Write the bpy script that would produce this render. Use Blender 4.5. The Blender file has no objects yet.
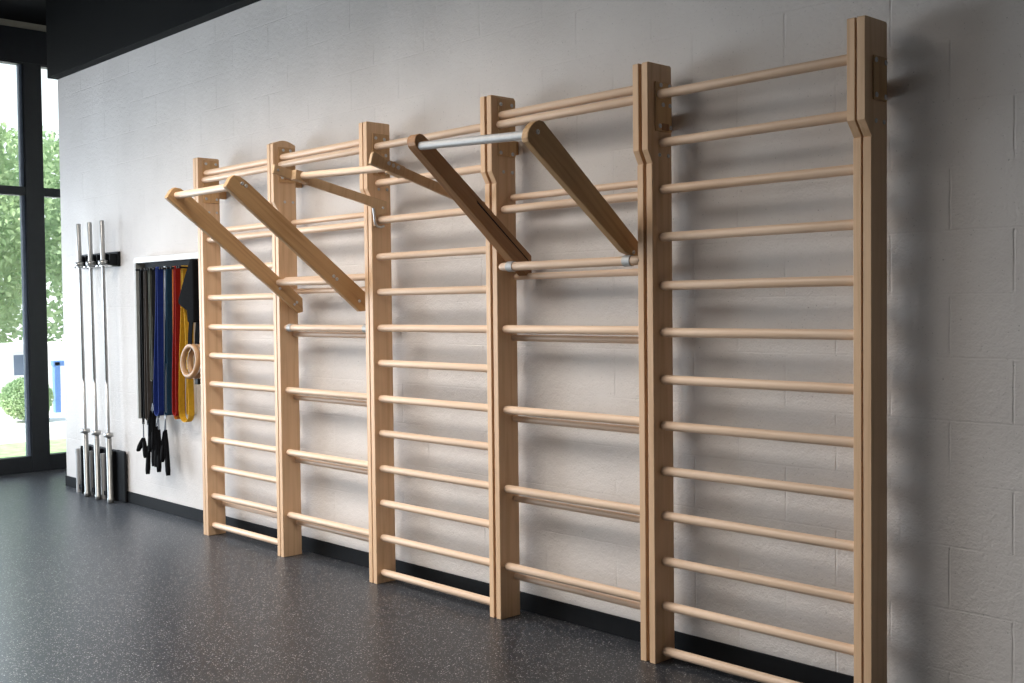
import bpy, math, random
from mathutils import Vector, Matrix
random.seed(7)
PI = math.pi
scene = bpy.context.scene
COL = scene.collection

# ------------------------------------------------------------------ materials
def mat(name):
    m = bpy.data.materials.new(name); m.use_nodes = True
    nt = m.node_tree
    return m, nt, nt.nodes['Principled BSDF']

def link(nt, a, b): nt.links.new(a, b)
def node(nt, t, **kw):
    n = nt.nodes.new(t)
    for k, v in kw.items(): setattr(n, k, v)
    return n
def ramp(nt, pts):
    r = node(nt, 'ShaderNodeValToRGB')
    e = r.color_ramp.elements
    while len(e) < len(pts): e.new(0.5)
    for i, (p, c) in enumerate(pts):
        e[i].position = p; e[i].color = (*c, 1) if len(c) == 3 else c
    return r
def plain(name, col, rough=0.5, metal=0.0, var=0.12, scale=30, bump=0.0, spec=0.5):
    m, nt, b = mat(name)
    tc = node(nt, 'ShaderNodeTexCoord'); nz = node(nt, 'ShaderNodeTexNoise')
    nz.inputs['Scale'].default_value = scale; nz.inputs['Detail'].default_value = 3
    link(nt, tc.outputs['Object'], nz.inputs['Vector'])
    r = ramp(nt, [(0.3, tuple(c * (1 - var) for c in col)), (0.7, tuple(min(1, c * (1 + var)) for c in col))])
    link(nt, nz.outputs['Fac'], r.inputs['Fac']); link(nt, r.outputs['Color'], b.inputs['Base Color'])
    b.inputs['Roughness'].default_value = rough; b.inputs['Metallic'].default_value = metal
    b.inputs['Specular IOR Level'].default_value = spec
    if bump:
        bp = node(nt, 'ShaderNodeBump'); bp.inputs['Strength'].default_value = bump; bp.inputs['Distance'].default_value = 0.01
        link(nt, nz.outputs['Fac'], bp.inputs['Height']); link(nt, bp.outputs['Normal'], b.inputs['Normal'])
    return m

def wood(name, axis, base, dark, rough=0.42):
    """fine straight grain running along one object axis"""
    m, nt, b = mat(name)
    tc = node(nt, 'ShaderNodeTexCoord'); mp = node(nt, 'ShaderNodeMapping')
    s = [26.0, 26.0, 26.0]; s['xyz'.index(axis)] = 1.1
    mp.inputs['Scale'].default_value = s
    oi = node(nt, 'ShaderNodeObjectInfo')
    cmb = node(nt, 'ShaderNodeVectorMath', operation='SCALE')
    add = node(nt, 'ShaderNodeVectorMath', operation='ADD')
    cmb.inputs[0].default_value = (37, 53, 91)
    link(nt, oi.outputs['Random'], cmb.inputs['Scale'])
    link(nt, tc.outputs['Object'], add.inputs[0]); link(nt, cmb.outputs[0], add.inputs[1])
    link(nt, add.outputs[0], mp.inputs['Vector'])
    n1 = node(nt, 'ShaderNodeTexNoise'); n1.inputs['Scale'].default_value = 1.6; n1.inputs['Detail'].default_value = 5; n1.inputs['Distortion'].default_value = 0.7
    link(nt, mp.outputs[0], n1.inputs['Vector'])
    r = ramp(nt, [(0.25, dark), (0.5, base), (0.78, tuple(min(1, c * 1.1) for c in base))])
    link(nt, n1.outputs['Fac'], r.inputs['Fac'])
    # board to board shade
    hv = node(nt, 'ShaderNodeHueSaturation'); mr = node(nt, 'ShaderNodeMapRange')
    mr.inputs['To Min'].default_value = 0.9; mr.inputs['To Max'].default_value = 1.08
    link(nt, oi.outputs['Random'], mr.inputs['Value']); link(nt, mr.outputs[0], hv.inputs['Value'])
    link(nt, r.outputs['Color'], hv.inputs['Color']); link(nt, hv.outputs['Color'], b.inputs['Base Color'])
    b.inputs['Roughness'].default_value = rough
    b.inputs['Specular IOR Level'].default_value = 0.35
    bp = node(nt, 'ShaderNodeBump'); bp.inputs['Strength'].default_value = 0.06; bp.inputs['Distance'].default_value = 0.003
    link(nt, n1.outputs['Fac'], bp.inputs['Height']); link(nt, bp.outputs['Normal'], b.inputs['Normal'])
    return m

M = {}
M['upright'] = wood('upright_wood', 'z', (0.665, 0.445, 0.27), (0.565, 0.355, 0.20))
M['rung'] = wood('rung_wood', 'x', (0.70, 0.515, 0.37), (0.62, 0.43, 0.285), 0.4)
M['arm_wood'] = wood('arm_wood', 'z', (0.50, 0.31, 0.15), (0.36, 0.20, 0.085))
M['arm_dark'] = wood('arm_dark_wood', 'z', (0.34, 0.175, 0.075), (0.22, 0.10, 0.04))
M['arm_pale'] = wood('arm_pale_wood', 'y', (0.56, 0.38, 0.22), (0.47, 0.29, 0.15))
M['plate_wood'] = wood('plate_wood', 'z', (0.52, 0.32, 0.155), (0.42, 0.24, 0.11))
M['ring_wood'] = wood('ring_wood', 'z', (0.37, 0.215, 0.105), (0.30, 0.165, 0.075))
M['steel'] = plain('brushed_steel', (0.62, 0.62, 0.62), 0.28, 1.0, 0.06, 60)
M['chrome'] = plain('chrome', (0.38, 0.38, 0.37), 0.34, 0.75, 0.04, 40)
M['sleeve_steel'] = plain('dimmed_sleeve_chrome', (0.24, 0.24, 0.23), 0.36, 0.8, 0.06, 40)  # darker copy of the chrome, dimming overbright lower sleeves by colour
M['alu'] = plain('aluminium', (0.42, 0.42, 0.415), 0.5, 0.3, 0.05, 60)
M['screw'] = plain('zinc_screw', (0.55, 0.55, 0.56), 0.35, 1.0, 0.1, 200)
M['black_metal'] = plain('black_powder_coat', (0.007, 0.0075, 0.009), 0.6, 0.0, 0.2, 60, spec=0.2)
M['screw_dark'] = plain('dull_steel', (0.16, 0.17, 0.19), 0.5, 0.6, 0.1, 100)
M['frame_black'] = plain('window_frame_black', (0.012, 0.014, 0.018), 0.42, 0.0, 0.15, 20)
M['ceiling_black'] = plain('black_ceiling_paint', (0.006, 0.006, 0.0065), 0.85, 0.0, 0.2, 6, spec=0.15)
M['bulk_black'] = plain('black_bulkhead_paint', (0.003, 0.0036, 0.0038), 0.7, 0.0, 0.15, 4, spec=0.1)
M['base_black'] = plain('black_rubber_skirting', (0.005, 0.0055, 0.0065), 0.7, 0.0, 0.15, 30, spec=0.2)
M['bead'] = plain('blue_grey_bead', (0.16, 0.20, 0.28), 0.5, 0.0, 0.1, 20)
M['strip'] = plain('beige_strip', (0.30, 0.28, 0.23), 0.7, 0.0, 0.1, 10)
M['white_board'] = plain('white_laminate', (0.60, 0.60, 0.585), 0.5, 0.0, 0.04, 12)
M['shaded_board'] = plain('shaded_white_laminate', (0.26, 0.26, 0.24), 0.6, 0.0, 0.06, 12)  # white side board of the band rack, its shade put into the grey
M['rail_dark'] = plain('dark_steel_rail', (0.008, 0.010, 0.0115), 0.7, 0.0, 0.15, 30, spec=0.15)
def rubber(n, c): return plain(n, c, 0.75, 0.0, 0.12, 40, spec=0.12)
M['b_black'] = rubber('black_rubber', (0.005, 0.005, 0.0055))
M['b_taupe'] = rubber('taupe_rubber', (0.060, 0.050, 0.043))
M['b_olive'] = rubber('olive_grey_rubber', (0.10, 0.105, 0.085))
M['b_white'] = rubber('pale_grey_rubber', (0.42, 0.42, 0.43))
M['b_blue'] = rubber('blue_rubber', (0.014, 0.03, 0.16))
M['b_teal'] = rubber('teal_rubber', (0.012, 0.04, 0.075))
M['b_orange'] = rubber('orange_rubber', (0.46, 0.14, 0.012))
M['b_red'] = rubber('red_rubber', (0.24, 0.012, 0.008))
M['b_yellow'] = rubber('mustard_rubber', (0.46, 0.26, 0.02))
M['webbing'] = plain('black_webbing', (0.006, 0.006, 0.0065), 0.95, 0, 0.3, 120, 0.3, spec=0.05)
M['foam'] = plain('black_foam', (0.007, 0.007, 0.0075), 0.9, 0, 0.2, 90, spec=0.08)
M['white_paint_ext'] = plain('white_render', (0.80, 0.79, 0.78), 0.8, 0, 0.03, 2)
M['concrete_ext'] = plain('pale_paving', (0.78, 0.75, 0.72), 0.85, 0, 0.05, 3)
M['grass'] = plain('grass', (0.36, 0.52, 0.24), 0.9, 0, 0.3, 9)
M['blue_paint'] = plain('light_blue_paint', (0.13, 0.25, 0.56), 0.5, 0, 0.05, 6)
M['dark_glass'] = plain('dark_window_glass', (0.10, 0.13, 0.19), 0.2, 0, 0.1, 3)
M['bark'] = plain('bark', (0.16, 0.11, 0.07), 0.9, 0, 0.3, 12, 0.5)
M['room_grey'] = plain('grey_wall_paint', (0.30, 0.29, 0.285), 0.8, 0, 0.04, 3)

def leaf_mat(name, a, c):
    m, nt, b = mat(name)
    tc = node(nt, 'ShaderNodeTexCoord'); nz = node(nt, 'ShaderNodeTexNoise')
    nz.inputs['Scale'].default_value = 2.2; nz.inputs['Detail'].default_value = 6
    link(nt, tc.outputs['Object'], nz.inputs['Vector'])
    r = ramp(nt, [(0.33, a), (0.68, c)])
    link(nt, nz.outputs['Fac'], r.inputs['Fac']); link(nt, r.outputs['Color'], b.inputs['Base Color'])
    b.inputs['Roughness'].default_value = 0.6
    tr = node(nt, 'ShaderNodeBsdfTranslucent'); mx = node(nt, 'ShaderNodeMixShader'); mx.inputs[0].default_value = 0.4
    link(nt, r.outputs['Color'], tr.inputs['Color'])
    link(nt, b.outputs[0], mx.inputs[1]); link(nt, tr.outputs[0], mx.inputs[2])
    link(nt, mx.outputs[0], nt.nodes['Material Output'].inputs['Surface'])
    return m
M['leaf1'] = leaf_mat('tree_leaves', (0.24, 0.36, 0.17), (0.54, 0.65, 0.38))
M['leaf2'] = leaf_mat('maple_leaves', (0.22, 0.34, 0.17), (0.50, 0.62, 0.37))
M['leaf3'] = leaf_mat('bush_leaves', (0.28, 0.42, 0.22), (0.52, 0.64, 0.36))
M['leaf_red'] = leaf_mat('red_leaves', (0.45, 0.10, 0.08), (0.65, 0.25, 0.2))

# painted concrete block wall
BLK_X0, BLK_Z0 = 4.7769, 2.0043          # a perpend and a bed joint of the wall
def block_wall():
    m, nt, b = mat('painted_block')
    tc = node(nt, 'ShaderNodeTexCoord')
    sp = node(nt, 'ShaderNodeSeparateXYZ'); link(nt, tc.outputs['Object'], sp.inputs[0])
    ax = node(nt, 'ShaderNodeMath', operation='ADD'); az = node(nt, 'ShaderNodeMath', operation='ADD')
    link(nt, sp.outputs['X'], ax.inputs[0]); link(nt, sp.outputs['Z'], az.inputs[0])
    H = 0.2032
    ax.inputs[1].default_value = -BLK_X0 + 40 * 0.4064 + 0.2032
    az.inputs[1].default_value = -BLK_Z0 + 40 * H
    cb = node(nt, 'ShaderNodeCombineXYZ'); link(nt, ax.outputs[0], cb.inputs['X']); link(nt, az.outputs[0], cb.inputs['Y'])
    # slight wander of the joints
    wn = node(nt, 'ShaderNodeTexNoise'); wn.inputs['Scale'].default_value = 14
    link(nt, tc.outputs['Object'], wn.inputs['Vector'])
    ws = node(nt, 'ShaderNodeVectorMath', operation='SCALE'); ws.inputs['Scale'].default_value = 0.006
    sub = node(nt, 'ShaderNodeVectorMath', operation='SUBTRACT'); sub.inputs[1].default_value = (0.5, 0.5, 0.5)
    link(nt, wn.outputs['Color'], sub.inputs[0]); link(nt, sub.outputs[0], ws.inputs[0])
    av = node(nt, 'ShaderNodeVectorMath', operation='ADD'); link(nt, cb.outputs[0], av.inputs[0]); link(nt, ws.outputs[0], av.inputs[1])
    br = node(nt, 'ShaderNodeTexBrick'); br.offset = 0.5; br.offset_frequency = 2; br.squash = 1.0
    br.inputs['Scale'].default_value = 1.0
    br.inputs['Brick Width'].default_value = 0.4064; br.inputs['Row Height'].default_value = H
    br.inputs['Mortar Size'].default_value = 0.0042; br.inputs['Mortar Smooth'].default_value = 0.6
    br.inputs['Color1'].default_value = (0.93, 0.93, 0.93, 1); br.inputs['Color2'].default_value = (1, 1, 1, 1)
    br.inputs['Mortar'].default_value = (0.90, 0.90, 0.90, 1)
    link(nt, av.outputs[0], br.inputs['Vector'])
    # mottled paint
    n1 = node(nt, 'ShaderNodeTexNoise'); n1.inputs['Scale'].default_value = 2.2; n1.inputs['Detail'].default_value = 6
    link(nt, tc.outputs['Object'], n1.inputs['Vector'])
    r1 = ramp(nt, [(0.3, (0.59, 0.558, 0.532)), (0.7, (0.66, 0.628, 0.602))])
    link(nt, n1.outputs['Fac'], r1.inputs['Fac'])
    mul = node(nt, 'ShaderNodeMix', data_type='RGBA', blend_type='MULTIPLY'); mul.inputs['Factor'].default_value = 0.55
    link(nt, r1.outputs['Color'], mul.inputs['A']); link(nt, br.outputs['Color'], mul.inputs['B'])
    # pores
    vo = node(nt, 'ShaderNodeTexNoise'); vo.inputs['Scale'].default_value = 120; vo.inputs['Detail'].default_value = 3
    link(nt, tc.outputs['Object'], vo.inputs['Vector'])
    n2 = node(nt, 'ShaderNodeTexNoise'); n2.inputs['Scale'].default_value = 38; n2.inputs['Detail'].default_value = 4
    link(nt, tc.outputs['Object'], n2.inputs['Vector'])
    pr = ramp(nt, [(0.27, (0.45, 0.45, 0.45)), (0.345, (1, 1, 1))])
    link(nt, vo.outputs['Fac'], pr.inputs['Fac'])
    mul2 = node(nt, 'ShaderNodeMix', data_type='RGBA', blend_type='MULTIPLY'); mul2.inputs['Factor'].default_value = 0.8
    link(nt, mul.outputs['Result'], mul2.inputs['A']); link(nt, pr.outputs['Color'], mul2.inputs['B'])
    link(nt, mul2.outputs['Result'], b.inputs['Base Color'])
    # bump: joints raised a touch by paint, pitted faces
    h1 = node(nt, 'ShaderNodeMath', operation='MULTIPLY')
    fz = node(nt, 'ShaderNodeTexNoise'); fz.inputs['Scale'].default_value = 3.4; fz.inputs['Detail'].default_value = 2
    link(nt, tc.outputs['Object'], fz.inputs['Vector'])
    fr_ = node(nt, 'ShaderNodeMapRange'); fr_.inputs['From Min'].default_value = .40; fr_.inputs['From Max'].default_value = .62
    fr_.inputs['To Min'].default_value = -.05; fr_.inputs['To Max'].default_value = -1.3
    link(nt, fz.outputs['Fac'], fr_.inputs['Value']); link(nt, fr_.outputs[0], h1.inputs[1])
    link(nt, br.outputs['Fac'], h1.inputs[0])
    fm = node(nt, 'ShaderNodeMapRange'); fm.inputs['From Min'].default_value = .40; fm.inputs['From Max'].default_value = .62
    fm.inputs['To Min'].default_value = .08; fm.inputs['To Max'].default_value = .42
    link(nt, fz.outputs['Fac'], fm.inputs['Value']); link(nt, fm.outputs[0], mul.inputs['Factor'])
    # bed joints are almost flush with paint, perpends stay readable
    dv = node(nt, 'ShaderNodeMath', operation='DIVIDE'); dv.inputs[1].default_value = H
    sy = node(nt, 'ShaderNodeSeparateXYZ'); link(nt, av.outputs[0], sy.inputs[0]); link(nt, sy.outputs['Y'], dv.inputs[0])
    fc = node(nt, 'ShaderNodeMath', operation='FRACT'); link(nt, dv.outputs[0], fc.inputs[0])
    pg = node(nt, 'ShaderNodeMath', operation='PINGPONG'); pg.inputs[1].default_value = .5; link(nt, fc.outputs[0], pg.inputs[0])
    bm = node(nt, 'ShaderNodeMapRange'); bm.inputs['From Min'].default_value = .03; bm.inputs['From Max'].default_value = .06
    bm.inputs['To Min'].default_value = .30; bm.inputs['To Max'].default_value = 1.0
    link(nt, pg.outputs[0], bm.inputs['Value'])
    h1b = node(nt, 'ShaderNodeMath', operation='MULTIPLY'); link(nt, h1.outputs[0], h1b.inputs[0]); link(nt, bm.outputs[0], h1b.inputs[1])
    fmb = node(nt, 'ShaderNodeMath', operation='MULTIPLY'); link(nt, fm.outputs[0], fmb.inputs[0]); link(nt, bm.outputs[0], fmb.inputs[1])
    link(nt, fmb.outputs[0], mul.inputs['Factor'])
    h1 = h1b
    h2 = node(nt, 'ShaderNodeMath', operation='MULTIPLY_ADD'); h2.inputs[1].default_value = 0.8
    link(nt, vo.outputs['Fac'], h2.inputs[0]); link(nt, h1.outputs[0], h2.inputs[2])
    h3 = node(nt, 'ShaderNodeMath', operation='MULTIPLY_ADD'); h3.inputs[1].default_value = 1.3
    link(nt, n2.outputs['Fac'], h3.inputs[0]); link(nt, h2.outputs[0], h3.inputs[2])
    bp = node(nt, 'ShaderNodeBump'); bp.inputs['Strength'].default_value = 0.6; bp.inputs['Distance'].default_value = 0.0045
    link(nt, h3.outputs[0], bp.inputs['Height']); link(nt, bp.outputs['Normal'], b.inputs['Normal'])
    b.inputs['Roughness'].default_value = 0.75; b.inputs['Specular IOR Level'].default_value = 0.2
    return m
M['block'] = block_wall()

def rubber_floor():
    m, nt, b = mat('speckled_rubber_floor')
    tc = node(nt, 'ShaderNodeTexCoord')
    base = (0.0045, 0.0048, 0.0062)
    def flecks(scale, thr, seed):
        mp = node(nt, 'ShaderNodeMapping'); mp.inputs['Location'].default_value = (seed, seed * 2, 0)
        link(nt, tc.outputs['Object'], mp.inputs['Vector'])
        nz = node(nt, 'ShaderNodeTexNoise'); nz.inputs['Scale'].default_value = scale * 0.9
        link(nt, mp.outputs[0], nz.inputs['Vector'])
        mx = node(nt, 'ShaderNodeVectorMath', operation='MULTIPLY_ADD'); mx.inputs[1].default_value = (0.012,) * 3
        link(nt, nz.outputs['Color'], mx.inputs[0]); link(nt, mp.outputs[0], mx.inputs[2])
        v = node(nt, 'ShaderNodeTexVoronoi'); v.inputs['Scale'].default_value = scale
        link(nt, mx.outputs[0], v.inputs['Vector'])
        sep = node(nt, 'ShaderNodeSeparateColor'); link(nt, v.outputs['Color'], sep.inputs[0])
        lt = node(nt, 'ShaderNodeMath', operation='LESS_THAN'); lt.inputs[1].default_value = thr
        link(nt, v.outputs['Distance'], lt.inputs[0])
        pick = node(nt, 'ShaderNodeMath', operation='GREATER_THAN'); pick.inputs[1].default_value = 0.36
        link(nt, sep.outputs['Red'], pick.inputs[0])
        mm = node(nt, 'ShaderNodeMath', operation='MULTIPLY'); link(nt, lt.outputs[0], mm.inputs[0]); link(nt, pick.outputs[0], mm.inputs[1])
        br = node(nt, 'ShaderNodeMath', operation='MULTIPLY'); link(nt, mm.outputs[0], br.inputs[0]); link(nt, sep.outputs['Green'], br.inputs[1])
        return br.outputs[0]
    f1 = flecks(75, 0.20, 3.1); f2 = flecks(130, 0.27, 9.7)
    sm = node(nt, 'ShaderNodeMath', operation='MAXIMUM'); link(nt, f1, sm.inputs[0]); link(nt, f2, sm.inputs[1])
    mix = node(nt, 'ShaderNodeMix', data_type='RGBA'); mix.inputs['A'].default_value = (*base, 1); mix.inputs['B'].default_value = (0.52, 0.51, 0.50, 1)
    link(nt, sm.outputs[0], mix.inputs['Factor']); link(nt, mix.outputs['Result'], b.inputs['Base Color'])
    nz = node(nt, 'ShaderNodeTexNoise'); nz.inputs['Scale'].default_value = 160; nz.inputs['Detail'].default_value = 4
    link(nt, tc.outputs['Object'], nz.inputs['Vector'])
    bp = node(nt, 'ShaderNodeBump'); bp.inputs['Strength'].default_value = 0.06; bp.inputs['Distance'].default_value = 0.001
    link(nt, nz.outputs['Fac'], bp.inputs['Height']); link(nt, bp.outputs['Normal'], b.inputs['Normal'])
    b.inputs['Roughness'].default_value = 0.34; b.inputs['Specular IOR Level'].default_value = 0.38
    b.inputs['Sheen Weight'].default_value = 0.085; b.inputs['Sheen Roughness'].default_value = 0.42; b.inputs['Sheen Tint'].default_value = (0.80, 0.88, 1.0, 1)
    return m
M['floor'] = rubber_floor()

def glass():
    m = bpy.data.materials.new('window_glass'); m.use_nodes = True; nt = m.node_tree
    nt.nodes.remove(nt.nodes['Principled BSDF'])
    t = node(nt, 'ShaderNodeBsdfTransparent'); t.inputs[0].default_value = (0.95, 0.975, 0.97, 1)
    g = node(nt, 'ShaderNodeBsdfGlossy'); g.inputs['Roughness'].default_value = 0.02
    fr = node(nt, 'ShaderNodeFresnel'); fr.inputs[0].default_value = 1.45
    mx = node(nt, 'ShaderNodeMixShader')
    link(nt, fr.outputs[0], mx.inputs[0]); link(nt, t.outputs[0], mx.inputs[1]); link(nt, g.outputs[0], mx.inputs[2])
    link(nt, mx.outputs[0], nt.nodes['Material Output'].inputs['Surface'])
    return m
M['glass'] = glass()

# ------------------------------------------------------------------ mesh helpers
class MB:
    def __init__(s): s.v = []; s.f = []; s.sm = []
    def add(s, vs, fs, smooth=False):
        o = len(s.v); s.v += [tuple(v) for v in vs]
        for f in fs: s.f.append([i + o for i in f]); s.sm.append(smooth)
        return s
    def box(s, x0, x1, y0, y1, z0, z1):
        vs = [(x, y, z) for x in (x0, x1) for y in (y0, y1) for z in (z0, z1)]
        return s.add(vs, [(0, 1, 3, 2), (4, 6, 7, 5), (0, 4, 5, 1), (2, 3, 7, 6), (0, 2, 6, 4), (1, 5, 7, 3)])
    def prism_x(s, poly, x0, x1):
        """poly of (y, z) extruded along x"""
        n = len(poly)
        vs = [(x0, y, z) for y, z in poly] + [(x1, y, z) for y, z in poly]
        fs = [list(range(n))[::-1], list(range(n, 2 * n))] + [(i, (i + 1) % n, n + (i + 1) % n, n + i) for i in range(n)]
        return s.add(vs, fs)
    def lathe(s, p0, axis, prof, seg=20, cap=True):
        """prof: (distance along axis, radius)"""
        p0 = Vector(p0); a = Vector(axis).normalized()
        u = a.orthogonal().normalized(); w = a.cross(u)
        vs = []
        for d, r in prof:
            for k in range(seg):
                t = 2 * PI * k / seg
                vs.append(p0 + a * d + (u * math.cos(t) + w * math.sin(t)) * r)
        fs = [(i * seg + k, i * seg + (k + 1) % seg, (i + 1) * seg + (k + 1) % seg, (i + 1) * seg + k) for i in range(len(prof) - 1) for k in range(seg)]
        s.add(vs, fs, True)
        if cap:
            n = len(prof) - 1
            s.add(vs[:seg], [list(range(seg))[::-1]]); s.add(vs[n * seg:], [list(range(seg))])
        return s
    def rod(s, a, b, r, seg=16, end=0.0):
        a = Vector(a); b = Vector(b); L = (b - a).length
        pr = [(0, r), (L, r)] if not end else [(0, r * .72), (end * .5, r * .92), (end, r), (L - end, r), (L - end * .5, r * .92), (L, r * .72)]
        return s.lathe(a, b - a, pr, seg)
    def tube(s, pts, r, seg=10, closed=False):
        pts = [Vector(p) for p in pts]; n = len(pts); vs = []; prev = None
        for i, p in enumerate(pts):
            if closed: d = pts[(i + 1) % n] - pts[i - 1]
            else: d = pts[min(i + 1, n - 1)] - pts[max(i - 1, 0)]
            d.normalize()
            u = d.orthogonal().normalized() if prev is None else (prev - d * prev.dot(d)).normalized()
            prev = u; w = d.cross(u)
            vs += [p + (u * math.cos(2 * PI * k / seg) + w * math.sin(2 * PI * k / seg)) * r for k in range(seg)]
        m = n if closed else n - 1
        fs = [(i * seg + k, i * seg + (k + 1) % seg, ((i + 1) % n) * seg + (k + 1) % seg, ((i + 1) % n) * seg + k) for i in range(m) for k in range(seg)]
        s.add(vs, fs, True)
        if not closed: s.add(vs[:seg], [list(range(seg))[::-1]]); s.add(vs[-seg:], [list(range(seg))])
        return s
    def ribbon(s, pts, wdir, w, th=0.004, closed=True):
        """flat strap along pts, its width along wdir (centre line pts)"""
        pts = [Vector(p) for p in pts]; n = len(pts); wd = Vector(wdir).normalized(); vs = []
        for i, p in enumerate(pts):
            d = (pts[(i + 1) % n] - pts[i - 1]) if closed else (pts[min(i + 1, n - 1)] - pts[max(i - 1, 0)])
            nn = d.cross(wd).normalized()
            for a, c in ((-1, -1), (1, -1), (1, 1), (-1, 1)):
                vs.append(p + wd * (a * w / 2) + nn * (c * th / 2))
        m = n if closed else n - 1
        fs = [(i * 4 + k, i * 4 + (k + 1) % 4, ((i + 1) % n) * 4 + (k + 1) % 4, ((i + 1) % n) * 4 + k) for i in range(m) for k in range(4)]
        s.add(vs, fs)
        if not closed: s.add(vs[:4], [(3, 2, 1, 0)]); s.add(vs[-4:], [(0, 1, 2, 3)])
        return s
    def build(s, name, material, parent=None, bevel=0.0, seg=2, origin=None, rot=None):
        me = bpy.data.meshes.new(name)
        o = bpy.data.objects.new(name, me)
        PM = WLOC[parent.name] if parent is not None else Matrix.Identity(4)
        if origin is None: origin = PM.translation
        WM = rot.copy() if rot is not None else Matrix.Identity(4)
        WM.translation = Vector(origin)
        inv = WM.inverted(); vs = [inv @ Vector(v) for v in s.v]
        if parent is not None: o.parent = parent
        o.matrix_basis = PM.inverted() @ WM
        me.from_pydata([tuple(v) for v in vs], [], s.f)
        for p, q in zip(me.polygons, s.sm): p.use_smooth = q
        me.materials.append(material)
        me.update()
        COL.objects.link(o)
        WLOC[o.name] = WM
        if bevel:
            b = o.modifiers.new('bevel', 'BEVEL'); b.width = bevel; b.segments = seg; b.limit_method = 'ANGLE'; b.angle_limit = math.radians(35)
        return o
WLOC = {}
def tag(o, label=None, cat=None, group=None, kind=None):
    if label: o['label'] = label
    if cat: o['category'] = cat
    if group: o['group'] = group
    if kind: o['kind'] = kind
    return o
def empty(name, loc, label, cat, group=None):
    o = bpy.data.objects.new(name, None); o.empty_display_size = 0.1
    o.location = loc; COL.objects.link(o); WLOC[o.name] = Matrix.Translation(loc)
    return tag(o, label, cat, group)
def struct(o): o['kind'] = 'structure'; return o

# ------------------------------------------------------------------ camera (solved from the photograph)
cam_d = bpy.data.cameras.new('camera'); cam = bpy.data.objects.new('camera', cam_d); COL.objects.link(cam)
yaw, pitch, roll = math.radians(46.52967), math.radians(-1.81237), math.radians(-0.61549)
Fw = Vector((-math.sin(yaw) * math.cos(pitch), math.cos(yaw) * math.cos(pitch), math.sin(pitch)))
R0 = Fw.cross(Vector((0, 0, 1))).normalized(); U0 = R0.cross(Fw)
Rt = math.cos(roll) * R0 + math.sin(roll) * U0; Up = -math.sin(roll) * R0 + math.cos(roll) * U0
mw = Matrix(((Rt.x, Up.x, -Fw.x), (Rt.y, Up.y, -Fw.y), (Rt.z, Up.z, -Fw.z))).to_4x4()
mw.translation = Vector((6.4188, -3.4899, 1.3717))
cam.matrix_world = mw
cam_d.sensor_width = 36; cam_d.lens = 1121.61 * 36 / 1024; cam_d.clip_end = 200
scene.camera = cam

# ------------------------------------------------------------------ room shell
WX0, WX1 = -2.36, 9.2
ZC = 3.81
struct(MB().box(WX0, WX1, 0, 1.7, 0, ZC).build('wall_back', M['block']))
struct(MB().box(-3.45, WX1, -7.5, 1.8, -0.1, 0).build('floor', M['floor']))
struct(MB().box(-3.7, WX1 + .2, -7.7, 1.9, ZC, ZC + .3).build('ceiling', M['ceiling_black']))
struct(MB().box(WX0, WX1, -0.08, 0, 3.165, ZC).build('trim_1', M['bulk_black'], bevel=.003))
struct(MB().box(WX0, WX1, -0.012, 0, 0, 0.08).build('baseboard_back', M['base_black'], bevel=.002))
struct(MB().box(WX1, WX1 + .2, -7.5, 1.8, 0, ZC).build('wall_right', M['room_grey']))
struct(MB().box(-3.45, WX1, -7.7, -7.5, 0, ZC).build('wall_front', M['room_grey']))
struct(MB().box(-3.45, WX0, 1.7, 1.9, 0, ZC).build('wall_left', M['room_grey']))
# window wall on the far left: header, sill, mullions, panes
GX = -3.31
struct(MB().box(GX - .10, GX, -7.5, 1.7, 3.47, 3.755).build('trim_2', M['frame_black'], bevel=.004))
struct(MB().box(GX - .10, GX - .01, -7.5, 1.7, 3.755, ZC).build('trim_3', M['strip']))
# one tall glazed bay per mullion spacing; each bay is a window of its own
mull = [-6.30, -4.73, -3.16, -1.59, .155, 1.62]
edges = [-7.5] + mull
w = 0
for a, b in zip([-7.42] + mull[:-1], mull):
    w += 1
    y0 = a + .0; y1 = b
    fr = MB()
    hw = .085
    fr.box(GX - .11, GX + .0, y1 - hw + .018, y1 + hw, 0, 3.47)                     # mullion on the right of the bay
    fr.box(GX - .10, GX - .005, y0 + hw, y1 - hw + .018, 0, .135)                   # sill rail
    fr.box(GX - .10, GX - .005, y0 + hw, y1 - hw + .018, 2.352, 2.425)              # transom
    fr.box(GX - .10, GX - .005, y0 + hw, y1 - hw + .018, 3.455, 3.47)
    o = struct(fr.build('window_%d' % w, M['frame_black'], bevel=.004))
    st = MB()
    st.box(GX - .085, GX - .035, y1 - hw - .006, y1 - hw + .018, .135, 2.352)
    st.box(GX - .085, GX - .035, y1 - hw - .006, y1 - hw + .018, 2.425, 3.455)
    st.build('glazing_bead', M['bead'], o, bevel=.002)
    MB().box(GX - .064, GX - .058, y0 + hw, y1 - hw, .135, 2.352).build('pane', M['glass'], o)
    MB().box(GX - .064, GX - .058, y0 + hw, y1 - hw, 2.425, 3.455).build('pane', M['glass'], o)

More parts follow.
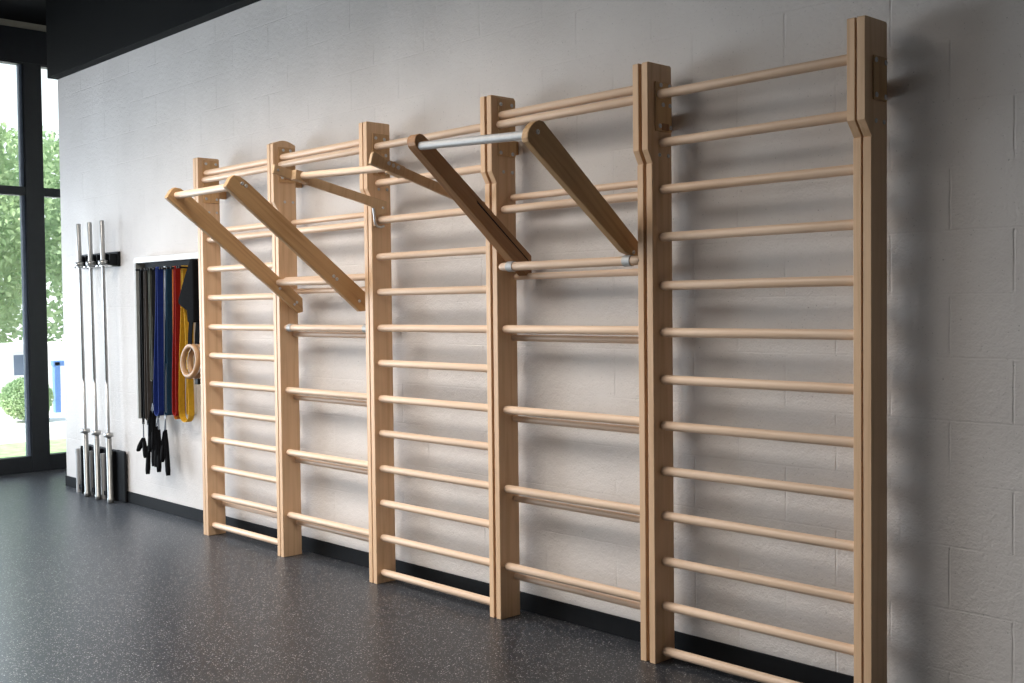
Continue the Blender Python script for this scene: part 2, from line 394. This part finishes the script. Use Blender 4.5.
# ------------------------------------------------------------------ wall bars
PX = [.2444, 1.0881, 1.943, 2.845, 3.7108, 4.5981]      # right faces of the six double posts
TH = .0285; PAIRS = [.061, .064, .064, .072, .073, .064]
def arc_top(y0, y1, z, h, n=7):
    return [(y0 + (y1 - y0) * i / n, z + h * math.sin(PI * i / n)) for i in range(n + 1)]
def upright_poly(arch=False, f=-.187):
    pts = [(-.069, 0), (f, 0), (f, 1.902), (f + .005, 1.902), (-.211, 1.953)]
    if arch: pts += arc_top(-.211, -.069, 2.268, .022)
    else: pts += [(-.211, 2.277), (-.207, 2.2805), (-.075, 2.2805), (-.069, 2.275)]
    return pts
def upright(x1, parent, arch=False, f=-.187):
    return MB().prism_x(upright_poly(arch, f)[::-1], x1 - TH, x1).build('upright', M['upright'], parent, bevel=.0035, origin=(x1, -.13, 0))
def rung(k, y, z, parent, r=.0178, name='rung'):
    x0, x1 = PX[k] + .0005, PX[k + 1] - PAIRS[k + 1] - .0005
    a = (x0 - .006, y, z); b = (x1 + .006, y, z)
    return MB().rod(a, b, r, 18, .022).build(name, M['rung'], parent, origin=a)
def screw(x, y, z, parent, r=.0085):
    s = MB().lathe((x - .001, y, z), (1, 0, 0), [(0, r), (.003, r), (.0042, r * .75), (.0042, r * .42), (.0018, r * .36)], 12)
    return s.build('screw', M['screw'], parent, origin=(x, y, z))
def plate(k, parent, y0, y1, z0, z1, scr, slot=None):
    x = PX[k]
    p = MB().box(x, x + .0065, y0, y1, z0, z1).build('cover_plate', M['plate_wood'], parent, bevel=.0025, origin=(x, y0, z0))
    for y, z in scr: screw(x + .0065, y, z, p)
    if slot:
        y, z = slot
        MB().box(x + .0045, x + .0072, y - .021, y + .021, z - .0135, z + .0135).build('slot', M['arm_dark'], p, bevel=.002)
    return p

LV = [.053, .228, .401, .573, .748, .92, 1.096, 1.27, 1.446, 1.62, 1.80, 1.982, 2.161]
SEC_LABEL = ['leftmost wall bars ladder beside the hanging exercise bands, its two top rungs close together',
             'wall bars section with paired rungs, second from the left, carrying the lower fold-out bar',
             'middle wall bars ladder with evenly spaced single rungs below the nearly level pull-up arms',
             'wall bars section with paired rungs under the metal-gripped fold-out bar, second from right',
             'rightmost wall bars ladder with thirteen single rungs and no fold-out bar']
secs = []
for k in range(5):
    s = empty('stall_bars', (PX[k], -.13, 0), SEC_LABEL[k], 'wall bars', 'row of five wall bars sections')
    secs.append(s)
    if k == 0: upright(PX[0] - PAIRS[0] + TH, s)
    upright(PX[k], s, arch=(k == 1)); upright(PX[k + 1] - PAIRS[k + 1] + TH, s, arch=(k == 0), f=-.172 if k == 4 else -.187)
    if k == 4: upright(PX[5], s, f=-.172)
    # wall fixings behind the uprights
    for xx in ([PX[0] - PAIRS[0]] if k == 0 else []) + [PX[k + 1] - PAIRS[k + 1]]:
        for zz in (2.075,):
            MB().box(xx + .002, xx + TH - .006, -.069, -.0012, zz - .03, zz + .03).build('wall_spacer', M['plate_wood'], s, bevel=.002)
def rail(k, y, z):
    MB().box(PX[k], PX[k + 1] - PAIRS[k + 1], y - .010, y + .010, z - .014, z + .014).build('rear_rail', M['rung'], secs[k], bevel=.004)
for z in [.062, .240, .410, .582, .752, .921, 1.093, 1.264, 1.44, 1.612, 1.789]: rung(0, -.148, z, secs[0])
rung(0, -.094, 1.845, secs[0]); rung(0, -.173, 2.146, secs[0]); rung(0, -.160, 2.188, secs[0])
rail(0, -.086, .188)
for z in LV: rung(2, -.148 if z < 2.1 else -.155, z, secs[2])
for i, z in enumerate([.04, .216, .388, .563, .735, .909, 1.085, 1.265, 1.443, 1.627, 1.807, 1.984, 2.164]):
    rung(4, -.132 if i < 12 else -.148, z, secs[4])
for k, fr, bk in ((1, [.232, .579, .922, 1.266, 1.525, 1.788], [.187, .533, .882, 1.233, 1.468, 1.846]),
                  (3, [.230, .572, .919, 1.271, None, 1.790], [.180, .526, .879, 1.235, 1.505, 1.848])):
    for z in fr:
        if z:
            r_ = rung(k, -.146, z, secs[k])
            if k == 1 and z == 1.266:
                for xx in (PX[1] + .03, PX[2] - PAIRS[2] - .06):
                    MB().rod((xx, -.146, z), (xx + .036, -.146, z), .0215, 20).build('sleeve', M['alu'], r_, bevel=.001)
    for z in bk: rung(k, -.094 if z != 1.505 else -.078, z - .003 if z != 1.505 else 1.500, secs[k], r=.0145)
    rung(k, -.168, 2.155, secs[k]); rung(k, -.157, 2.196, secs[k])
# loose rung with metal sleeves that carries the fold-out arms
x0 = PX[3] + .014
r_ = MB().rod((x0, -.176, 1.541), (PX[4] - PAIRS[4] + .005, -.176, 1.541), .0185, 18, .022).build('rung', M['rung'], secs[3], origin=(x0, -.176, 1.541))
for xx in (PX[3] + .062, PX[4] - PAIRS[4] - .074):
    MB().rod((xx, -.176, 1.541), (xx + .037, -.176, 1.541), .0225, 20).build('sleeve', M['alu'], r_, bevel=.001)

big = lambda: [(-.160, 2.245), (-.095, 2.245), (-.162, 2.036), (-.092, 2.034)]
plate(0, secs[0], -.180, -.078, 2.012, 2.266, big())
plate(3, secs[3], -.174, -.072, 2.022, 2.270, big())
plate(1, secs[1], -.180, -.075, 2.062, 2.252, [(-.150, 2.236), (-.105, 2.236), (-.158, 2.086), (-.093, 2.088)], slot=(-.125, 2.087))
plate(2, secs[2], -.178, -.077, 2.020, 2.225, [(-.160, 2.203), (-.108, 2.200), (-.1, 2.122), (-.157, 2.040), (-.098, 2.038)], slot=(-.128, 2.040))
plate(4, secs[4], -.170, -.074, 2.026, 2.212, [(-.140, 2.200), (-.088, 2.200), (-.127, 2.127), (-.086, 2.127), (-.146, 2.046), (-.082, 2.044)], slot=(-.114, 2.044))
pp = MB().box(PX[5], PX[5] + .0065, -.164, -.08, 2.02, 2.162).build('cover_plate', M['plate_wood'], secs[4], bevel=.0025)
for y, z in [(-.152, 2.147), (-.09, 2.145), (-.150, 2.036), (-.092, 2.034)]: screw(PX[5] + .0065, y, z, pp)
for k in range(6):
    for y in (-.142, -.09): screw(PX[k], y, 1.955 if k != 4 else 1.938, secs[min(k, 4)], .0075)

# ------------------------------------------------------------------ fold-out pull-up bars
def arm(name, material, parent, x0, x1, pts, bev=.004):
    """pts: outline in (y, z); grain laid along the arm"""
    a = Vector((0, *pts[0])); 
    d = Vector((0, pts[1][0] - pts[0][0], pts[1][1] - pts[0][1])).normalized()
    X = Vector((1, 0, 0)); Y = d.cross(X).normalized()
    rot = Matrix((X, Y, d)).transposed().to_4x4()
    m = MB().prism_x(pts, x0, x1)
    # keep faces outward
    area = sum(pts[i][0] * pts[(i + 1) % len(pts)][1] - pts[(i + 1) % len(pts)][0] * pts[i][1] for i in range(len(pts)))
    if area < 0: m.f = [f[::-1] for f in m.f]
    return m.build(name, material, parent, bevel=bev, origin=(x1, *pts[0]), rot=rot)
def round_tip(lo, up, bulge, n=8):
    """arc from the lower corner to the upper corner bulging outwards along the arm"""
    lo = Vector(lo); up = Vector(up); c = (lo + up) / 2; h = (up - lo) / 2
    out = Vector((-h.y, h.x)).normalized()
    if out.x > 0: out = -out
    return [tuple(c - h * math.cos(PI * i / n) + out * (bulge * math.sin(PI * i / n))) for i in range(n + 1)]

# metal-gripped bar in the fourth section
u = empty('pull_up_bar', (3.24, -.16, 1.546), 'fold-out pull-up bar with grey metal grip, slanting up in the second section from right', 'pull-up bar', 'fold-out pull-up bars')
L = [(-.055, 1.500), (-.055, 1.583)] + [(-.634, 2.040)][:0]
tipL = round_tip((-.688, 2.000), (-.648, 2.050), .036)
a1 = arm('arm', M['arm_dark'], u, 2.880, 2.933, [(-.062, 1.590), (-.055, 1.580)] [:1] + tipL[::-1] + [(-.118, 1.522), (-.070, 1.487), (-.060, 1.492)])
# two-ply joint line along the inner face
g = MB().prism_x([(-.085, 1.572), (-.080, 1.563), (-.375, 1.800), (-.380, 1.812)], 2.9325, 2.9345).build('joint_gap', M['black_metal'], a1)
tag(a1, 'dark brown arm with a black joint line')
tipR = round_tip((-.712, 1.950), (-.628, 2.022), .036)
a2 = arm('arm', M['arm_wood'], u, 3.552, 3.586, [(-.100, 1.602)] + tipR[::-1] + [(-.200, 1.576), (-.162, 1.5655), (-.118, 1.524), (-.098, 1.545)])
screw(3.586, -.668, 1.988, a2, .009); screw(3.586, -.150, 1.575, a2, .008)
g0 = Vector((2.928, -.670, 2.010)); g1 = Vector((3.556, -.700, 1.976))
tag(MB().rod(g0, g1, .0165, 20).build('grip_bar', M['alu'], u), 'grey metal grip bar')

# lower wooden bar in the second section
u = empty('pull_up_bar', (1.48, -.2, 1.5), 'fold-out wooden pull-up bar reaching furthest out, slanting up at left near the black window frame', 'pull-up bar', 'fold-out pull-up bars')
ptsL = [(-.082, 1.427), (-.755, 1.962), (-.790, 1.982), (-.822, 1.986), (-.842, 1.972), (-.868, 1.932), (-.862, 1.926), (-.288, 1.492), (-.105, 1.345), (-.080, 1.352)]
b1 = arm('arm', M['arm_wood'], u, 1.127, 1.158, ptsL)
ptsR = [(-.115, 1.440), (-.790, 1.962), (-.825, 1.982), (-.857, 1.986), (-.877, 1.970), (-.900, 1.932), (-.893, 1.925), (-.336, 1.492), (-.160, 1.352), (-.125, 1.355)]
b2 = arm('arm', M['arm_wood'], u, 1.770, 1.801, ptsR)
for y, z, rr in ((-.225, 1.480, .008), (-.120, 1.405, .008), (-.135, 1.393, .007)): screw(1.158, y, z, b1, rr)
for y, z, rr in ((-.815, 1.950, .009), (-.795, 1.940, .009), (-.318, 1.528, .009), (-.300, 1.514, .009), (-.165, 1.405, .008)): screw(1.801, y, z, b2, rr)
MB().rod((1.155, -.812, 1.945), (1.773, -.848, 1.936), .0175, 20).build('grip_bar', M['rung'], u, origin=(1.155, -.82, 1.949))
MB().rod((1.155, -.234, 1.512), (1.773, -.252, 1.504), .0170, 20, .01).build('cross_bar', M['rung'], u, origin=(1.155, -.234, 1.512))

# nearly level wooden bar in the middle section
u = empty('pull_up_bar', (2.3, -.146, 1.8), 'nearly level wooden pull-up bar on slim arms hooked over the middle ladder', 'pull-up bar', 'fold-out pull-up bars')
cl = [(-.103, 1.893), (-.741, 2.028), (-.750, 1.986), (-.240, 1.876), (-.200, 1.865), (-.184, 1.850), (-.180, 1.770), (-.165, 1.764), (-.128, 1.770), (-.130, 1.780), (-.158, 1.780), (-.1675, 1.790), (-.1675, 1.815), (-.155, 1.825), (-.112, 1.835)]
c1 = arm('arm', M['arm_pale'], u, 1.9475, 1.964, cl, .003)
MB().prism_x([(-.575, 1.994), (-.650, 2.009), (-.657, 1.964), (-.582, 1.948)], 1.964, 1.999).build('grip_block', M['arm_pale'], c1, bevel=.003)
screw(1.964, -.725, 2.003, c1, .006); screw(1.964, -.133, 1.862, c1, .007)
MB().tube([(1.965, -.192, 1.858), (1.968, -.188, 1.815), (1.969, -.184, 1.780), (1.969, -.170, 1.768), (1.969, -.150, 1.766), (1.969, -.132, 1.772)], .0062, 8).build('hook', M['steel'], c1)
cr = [(-.115, 1.828), (-.45, 1.914), (-.63, 1.964), (-.745, 2.004), (-.752, 1.994), (-.762, 1.956), (-.757, 1.950), (-.592, 1.911), (-.363, 1.847), (-.21, 1.806), (-.187, 1.790), (-.182, 1.770), (-.165, 1.764), (-.128, 1.770), (-.130, 1.780), (-.158, 1.780), (-.1675, 1.790), (-.1675, 1.812), (-.155, 1.822)]
c2 = arm('arm', M['arm_pale'], u, 2.704, 2.722, cr, .003)
MB().prism_x([(-.570, 1.957), (-.645, 1.978), (-.655, 1.930), (-.580, 1.910)], 2.669, 2.704).build('grip_block', M['arm_pale'], c2, bevel=.003)
for y, z in ((-.670, 1.962), (-.648, 1.955), (-.622, 1.948)): screw(2.722, y, z, c2, .0085)
MB().rod((1.997, -.612, 1.982), (2.672, -.612, 1.956), .0165, 20).build('grip_bar', M['rung'], u, origin=(1.997, -.612, 1.982))

# ------------------------------------------------------------------ barbells and their wall rack
hk = empty('barbell_rack', (-1.6, 0, 1.74), 'black steel rack plate fixed to the wall behind the upright barbells', 'barbell rack')
MB().box(-1.93, -1.305, -.022, 0, 1.685, 1.79).build('back_plate', M['black_metal'], hk, bevel=.003)
BX = [(-1.775, -1.720), (-1.580, -1.530), (-1.368, -1.322)]        # top and foot of each bar
BY = -.105
for xt, xb in BX:
    t = (1.695 - 0) / 2.005; xx = xb + (xt - xb) * t
    fk = MB()
    fk.box(xx - .045, xx - .020, BY - .035, -.02, 1.683, 1.692); fk.box(xx + .020, xx + .045, BY - .035, -.02, 1.683, 1.692)
    fk.box(xx - .045, xx + .045, -.062, -.02, 1.683, 1.692)
    fk.build('fork', M['steel'], hk, bevel=.0015)
    for sx in (-.0395, .0295):
        MB().box(xx + sx, xx + sx + .010, -.075, -.02, 1.69, 1.775).build('guide_cheek', M['black_metal'], hk, bevel=.002)
blab = ['chrome barbell standing upright in the wall rack, leftmost and nearest the window', 'chrome barbell standing upright in the wall rack, the middle of three', 'chrome barbell standing upright in the wall rack, rightmost and nearest the bands']
for (xt, xb), lb in zip(BX, blab):
    o = empty('barbell', (xb, BY, 0), lb, 'barbell', 'upright barbells')
    A = Vector((xb, BY, .0)); ax = (Vector((xt, BY, 2.01)) - A).normalized(); Lb = 2.01
    MB().lathe(A + ax * .42, ax, [(0, .0118), (.42, .0118), (.421, .0108), (.46, .0108), (.461, .0118), (1.27, .0118)], 16).build('shaft', M['chrome'], o)
    for d0, d1, up in ((0, .47, False), (1.70, 2.01, True)):
        r = .0195 if not up else .0165
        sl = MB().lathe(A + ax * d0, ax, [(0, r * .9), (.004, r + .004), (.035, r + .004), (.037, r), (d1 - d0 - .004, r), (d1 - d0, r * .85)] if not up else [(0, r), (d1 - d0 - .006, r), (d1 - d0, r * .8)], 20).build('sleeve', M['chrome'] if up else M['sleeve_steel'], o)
        c0 = d1 if not up else d0 - .004
        MB().lathe(A + ax * c0, ax, [(0, .020), (.002, .033), (.030, .033), (.033, .020)], 20).build('collar', M['chrome'], sl)
plab = ['black barbell floor holder with chrome tube, leftmost under the barbells', 'black barbell floor holder with chrome tube, middle one under the barbells', 'black barbell floor holder nearest the bands, its panel seen in full']
for i, (xp0, xp1) in enumerate(((-1.885, -1.690), (-1.672, -1.475), (-1.455, -1.243))):
    o = empty('barbell_holder', (xp0, -.02, 0), plab[i], 'barbell holder', 'barbell floor holders')
    pb = MB().box(xp0, xp1, -.034, -.014, 0, .368).build('back_panel', M['black_metal'], o, bevel=.012, seg=3)
    MB().box(xp0 + .005, xp0 + .017, -.085, -.03, 0, .36).box(xp0 + .06, xp0 + .072, -.085, -.03, 0, .36).build('channel', M['black_metal'], o, bevel=.003)
    xt = (-1.985, -1.752, -1.540)[i]
    tb = MB().rod((xt, -.060, .0), (xt, -.060, .325), .018, 18).build('side_tube', M['alu'], o)
    MB().rod((xt, -.060, .295), (xt, -.060, .330), .022, 18).build('tube_collar', M['alu'], tb)
    MB().box(xt + .01, xp0 + .01, -.066, -.054, .03, .06).build('link_bar', M['black_metal'], o)

# ------------------------------------------------------------------ band rack
bx0, bx1 = -.905, .005
bo = empty('band_rack', (-.5, 0, .7), 'shallow white wall rack with dark hook rail holding the exercise bands', 'rack')
MB().box(bx0 + .018, -.225, -.018, 0, .70, 1.692).build('back_panel', M['white_board'], bo, bevel=.002)
MB().box(bx0, bx1, -.085, 0, 1.690, 1.728).build('top_board', M['white_board'], bo, bevel=.002)
MB().box(bx0, bx0 + .018, -.085, 0, .63, 1.690).build('side_board', M['shaded_board'], bo, bevel=.002)
MB().box(bx0 + .06, .0, -.040, -.018, 1.600, 1.690).build('hook_rail', M['rail_dark'], bo, bevel=.003)
pegx = [-0.763, -0.690, -0.630, -0.597, -0.562, -0.508, -0.455, -0.420, -0.385, -0.320, -0.265, -0.185, -0.155, -0.020]
for x in pegx:
    p = MB().rod((x, -.03, 1.632), (x, -.135, 1.640), .0065, 10).build('peg', M['black_metal'], bo)
    MB().lathe((x, -.135, 1.640), (0, -1, 0.05), [(0, .009), (.006, .009), (.008, .005)], 10).build('peg_cap', M['black_metal'], p)

def loop_pts(xp, spread_top, xl, xr, ztop, zbot, y, n=10):
    """closed loop hung over a peg: up the left strand, over, down the right strand, round the bottom"""
    pts = []
    for i in range(n + 1):
        t = PI - PI * i / n; pts.append((xp + spread_top * math.cos(t), y, ztop + spread_top * math.sin(t)))
    rb = (xr - xl) / 2; cx = (xl + xr) / 2
    m = 12
    for i in range(1, m):
        t = i / m; e = t * t * (3 - 2 * t)
        pts.append((xp + spread_top + (xr - xp - spread_top) * e, y, ztop + (zbot + rb - ztop) * t))
    for i in range(n + 1):
        t = -PI * i / n; pts.append((cx + rb * math.cos(t), y, zbot + rb + rb * math.sin(t)))
    for i in range(1, m):
        t = i / m; e = t * t * (3 - 2 * t)
        pts.append((xl + (xp - spread_top - xl) * e, y, zbot + rb + (ztop - zbot - rb) * t))
    return pts
def band(label, m, xp, xl, xr, zbot, w, y=-.085, st=.009, ztop=1.640):
    o = MB().ribbon(loop_pts(xp, st, xl, xr, ztop, zbot, y), (0, 1, 0), w, .0045).build('exercise_band', m, None, origin=(xp, y, ztop))
    tag(o, label, 'exercise band', 'loop bands on the rack'); return o
band('wide black loop band at the left end of the rack', M['b_black'], -0.765, -0.785, -0.750, .64, .060)
band('wide taupe loop band next to the leftmost black one', M['b_taupe'], -0.695, -0.725, -0.685, .635, .062)
band('short olive-grey loop band hanging among the black ones', M['b_olive'], -0.630, -0.640, -0.615, .90, .060)
band('pale grey loop band left of the blue one', M['b_white'], -0.562, -0.565, -0.530, .80, .030, y=-.07)
band('bright blue wide loop band', M['b_blue'], -0.455, -0.530, -0.462, .68, .105, y=-.095)
band('dark teal loop band right of the bright blue one', M['b_teal'], -0.385, -0.445, -0.405, .685, .070, y=-.08)
band('narrow orange loop band squeezed left of the red one', M['b_orange'], -0.320, -0.350, -0.300, .665, .038, y=-.080)
band('deep red loop band in the middle of the rack', M['b_red'], -0.265, -0.330, -0.280, .69, .066)
band('mustard yellow loop band with a wide open bottom loop', M['b_yellow'], -0.190, -0.265, -0.135, .655, .040, y=-.085)
band('slim mustard loop band behind the open yellow loop', M['b_yellow'], -0.155, -0.225, -0.185, .70, .028, y=-.060)

def tube_hang(label, xp, xh, zt, grips, y=-.10, m='b_black'):
    """tube looped over a peg, each end clipped to a webbing handle with a foam grip"""
    o = empty('resistance_tube', (xp, y, 1.64), label, 'resistance tube', 'handled tubes on the rack')
    top = [(xp + .009 * math.cos(PI - PI * i / 8), y, 1.642 + .009 * math.sin(PI - PI * i / 8)) for i in range(9)]
    dn = [(xp + .009 + (xh + .008 - xp - .009) * i / 8, y, 1.642 - (1.642 - zt) * i / 8) for i in range(1, 9)]
    ul = [(xh - .008 + (xp - .009 - xh + .008) * i / 8, y, zt + (1.642 - zt) * i / 8) for i in range(0, 8)]
    MB().tube(ul + top + dn, .0050, 8).build('tube', M[m], o)
    for (ax, az, bx, bz) in grips:
        a = Vector((ax, y, az)); b = Vector((bx, y - .015, bz)); d = (b - a); L_ = d.length; d.normalize()
        n = d.cross(Vector((0, 1, 0)))
        MB().rod((xh, y, zt + .01), a, .0045, 8).build('clip', M['screw_dark'], o)
        lp = [a, a + d * (L_ * .3) + n * .010, b - d * .035 + n * .013, b - d * .004 + n * .006, b - d * .004 - n * .006, b - d * .035 - n * .013, a + d * (L_ * .3) - n * .010]
        h = MB().ribbon(lp, (0, 1, 0), .022, .004).build('handle_strap', M['webbing'], o)
        g0 = max(.0, L_ - .115)
        MB().lathe(a + d * g0, d, [(0, .006), (.006, .0125), (.05, .0145), (.098, .0135), (.104, .007)], 14).build('foam_grip', M['foam'], h)
tube_hang('black tube with two splayed handles at the far left of the hanging tubes', -.763, -.800, .60, [(-.801, .505, -.858, .412), (-.798, .505, -.742, .375)], y=-.095)
tube_hang('black tube with a single long handle hanging second from the left', -.690, -.715, .60, [(-.715, .46, -.706, .268)], y=-.10)
tube_hang('black tube with a thick handle bundle in the middle of the hanging tubes', -.597, -.640, .74, [(-.664, .70, -.668, .42), (-.645, .66, -.612, .330), (-.625, .70, -.622, .45)], y=-.10)
tube_hang('black tube with crossed handles right of the thick bundle', -.508, -.555, .66, [(-.585, .60, -.568, .330), (-.550, .58, -.530, .300)], y=-.105)
tube_hang('silver tube with a long black handle, lowest and rightmost of the hanging tubes', -.420, -.455, .66, [(-.455, .585, -.400, .290), (-.472, .575, -.485, .37)], y=-.105, m='screw')

# gymnastic rings on a black strap bundle
st = empty('gymnastic_rings', (-.07, -.11, 1.64), 'pair of pale wooden gymnastic rings on a black webbing strap by the ladder post', 'gymnastic rings')
bag = [(.045, 1.684), (.002, 1.686), (-.028, 1.640), (-.071, 1.582), (-.121, 1.503), (-.168, 1.425), (-.160, 1.405), (-.085, 1.375), (-.055, 1.365), (-.045, 1.29), (.042, 1.29)]
mb = MB(); n = len(bag)
mb.add([(x, -.150, z) for x, z in bag] + [(x + .01, -.105, z) for x, z in bag], [list(range(n)), list(range(n, 2 * n))[::-1]] + [(i, n + i, n + (i + 1) % n, (i + 1) % n) for i in range(n)])
mb.build('strap_bundle', M['webbing'], st, bevel=.012, seg=3)
for k, (cx, cy) in enumerate(((-.012, -.150), (-.002, -.108))):
    MB().ribbon([(cx + .030, cy + .008, 1.40), (cx + .018, cy + .004, 1.32), (cx + .006, cy, 1.22), (cx, cy, 1.150)], (1, 0, 0), .050, .006, closed=False).build('strap', M['webbing'], st)
    MB().tube([(cx + .095 * math.cos(2 * PI * i / 40), cy + .010 * math.sin(2 * PI * i / 40), 1.052 + .095 * math.sin(2 * PI * i / 40)) for i in range(40)], .0170, 12, True).build('ring', M['ring_wood'], st)
MB().box(-.015, .025, -.122, -.085, .905, .94).build('strap_buckle', M['black_metal'], st, bevel=.003)

# ------------------------------------------------------------------ outside
struct(MB().box(-60, -3.45, -40, 40, -.14, -.02).build('ground', M['concrete_ext']))
tag(MB().box(-5.5, -3.46, -12, 8, -.02, .015).build('lawn', M['grass']), 'strip of bright green grass just outside the window', 'grass', kind='stuff')
def leaves(mb, c, r, n, size, squash=(1, 1, 1)):
    for _ in range(n):
        while True:
            p = Vector((random.uniform(-1, 1), random.uniform(-1, 1), random.uniform(-1, 1)))
            if p.length < 1: break
        if random.random() < .7: p = p.normalized() * random.uniform(.75, 1.05)
        q = Vector((c[0] + p.x * r * squash[0], c[1] + p.y * r * squash[1], c[2] + p.z * r * squash[2]))
        s = size * random.uniform(.6, 1.3)
        a = Vector((random.gauss(0, 1), random.gauss(0, 1), random.gauss(0, 1))).normalized(); b = a.orthogonal().normalized()
        mb.add([q - a * s, q + b * s * .5, q + a * s, q - b * s * .5], [(0, 1, 2, 3)])
def tree(label, x, y, h, blobs, n, size, m, group='trees outside the window'):
    o = empty('tree', (x, y, -.02), label, 'tree', group)
    MB().lathe((x, y, -.02), (0, 0, 1), [(0, .16), (h * .3, .11), (h * .7, .05)], 10).build('trunk', M['bark'], o)
    mb = MB()
    for (dx, dy, z, r) in blobs: leaves(mb, (x + dx, y + dy, z), r, int(n * r * r), size)
    mb.build('crown', m, o)
tree('pale green broad tree outside left of the wide window mullion', -15.5, 3.6, 4.5,
     [(0, 0, 3.0, 1.15), (.2, -.9, 3.4, .95), (-.3, .5, 4.1, .85), (.2, -.3, 4.6, .7), (.1, -.2, 2.0, 1.0), (0, .5, 2.3, .8), (.2, -1.2, 2.2, .9), (.1, 0, 1.25, .7)], 1500, .075, M['leaf1'])
tree('pale green tree outside right of the wide window mullion', -15.0, 6.1, 4.9,
     [(0, -.2, 3.1, 1.0), (.2, 0, 4.2, .9), (-.2, -.2, 5.0, .7), (.1, -.2, 2.2, .95), (0, -.6, 2.6, .8), (.2, -.3, 1.4, .75), (.1, .6, 3.2, .9)], 1500, .075, M['leaf2'])
tree('taller tree further back behind the two nearer ones', -21.5, 7.0, 6.0,
     [(0, 0, 4.0, 1.7), (.3, -1.6, 3.6, 1.5), (-.3, 1.4, 4.6, 1.4), (0, -2.6, 2.8, 1.4), (0, .2, 2.2, 1.6)], 800, .11, M['leaf2'])
o = empty('round_bush', (-8.0, 1.75, -.02), 'clipped round green bush on the paving outside', 'bush')
mb = MB(); leaves(mb, (-8.0, 1.76, .275), .275, 5200, .024, (1, 1.12, .95)); mb.build('foliage', M['leaf3'], o)
MB().rod((-8.0, 1.76, -.02), (-8.0, 1.76, .3), .03, 10).build('stem', M['bark'], o)
o = empty('blue_post', (-8.55, 2.42, -.02), 'light blue square post with a short arm, outside by the wall edge', 'post')
MB().box(-8.60, -8.51, 2.315, 2.395, -.02, .70).build('shaft', M['blue_paint'], o, bevel=.008)
MB().box(-8.60, -8.51, 2.30, 2.47, .64, .71).build('arm', M['blue_paint'], o, bevel=.008)
MB().box(-8.66, -8.44, 2.26, 2.52, -.02, .02).build('foot_plate', M['white_paint_ext'], o, bevel=.004)
bd = empty('building', (-13, 2, -.02), 'low white rendered building across the paving with a dark window', 'building')
MB().box(-13.2, -12.4, -8, 9, -.02, .78).build('wall', M['white_paint_ext'], bd)
MB().box(-13.25, -12.33, -8.1, 9.1, .78, .84).build('roof', M['white_paint_ext'], bd)
f = MB().box(-12.42, -12.37, 3.12, 3.62, .29, .69).build('window', M['white_paint_ext'], bd, bevel=.005)
MB().box(-12.38, -12.36, 3.16, 3.58, .33, .66).build('pane', M['dark_glass'], f)

# ------------------------------------------------------------------ light
def area(name, loc, target, sx, sy, power, col, spread=180):
    l = bpy.data.lights.new(name, 'AREA'); l.shape = 'RECTANGLE'; l.size = sx; l.size_y = sy; l.energy = power; l.color = col
    l.spread = math.radians(spread)
    o = bpy.data.objects.new(name, l); COL.objects.link(o); o.location = loc
    d = (Vector(target) - Vector(loc)).normalized()
    o.rotation_euler = d.to_track_quat('-Z', 'Y').to_euler()
    return o
# daylight through the window wall
area('window_daylight', (-3.15, -3.2, 1.15), (2.0, -2.6, .45), 5.6, 2.2, 315, (0.78, 0.88, 1.0))
# wide ceiling fitting in front of the wall bars, shining down
area('ceiling_light', (1.1, -2.7, 3.5), (1.1, -2.4, 0), 4.0, 1.6, 225, (1.0, .935, .87), spread=140)
area('room_fill', (2.0, -6.3, 3.3), (2.0, 0, .7), 5, 2.2, 55, (1.0, .96, .92))
sun = bpy.data.lights.new('sun', 'SUN'); sun.energy = 9.0; sun.angle = math.radians(1); sun.color = (1, .96, .88)
so = bpy.data.objects.new('sun', sun); COL.objects.link(so)
so.rotation_euler = Vector((-.08, .68, -.7)).to_track_quat('-Z', 'Y').to_euler()
wd = bpy.data.worlds.new('sky'); scene.world = wd; wd.use_nodes = True; nt = wd.node_tree
bg = nt.nodes['Background']
tc = node(nt, 'ShaderNodeTexCoord'); sp = node(nt, 'ShaderNodeSeparateXYZ'); link(nt, tc.outputs['Generated'], sp.inputs[0])
rp = ramp(nt, [(0.0, (1.0, 1.0, 1.0)), (0.35, (.82, .91, 1.0)), (1.0, (.55, .74, 1.0))])
link(nt, sp.outputs['Z'], rp.inputs['Fac']); link(nt, rp.outputs['Color'], bg.inputs['Color'])
bg.inputs['Strength'].default_value = 1.7
scene.view_settings.view_transform = 'Standard'
scene.view_settings.look = 'None'
scene.view_settings.exposure = 0.0
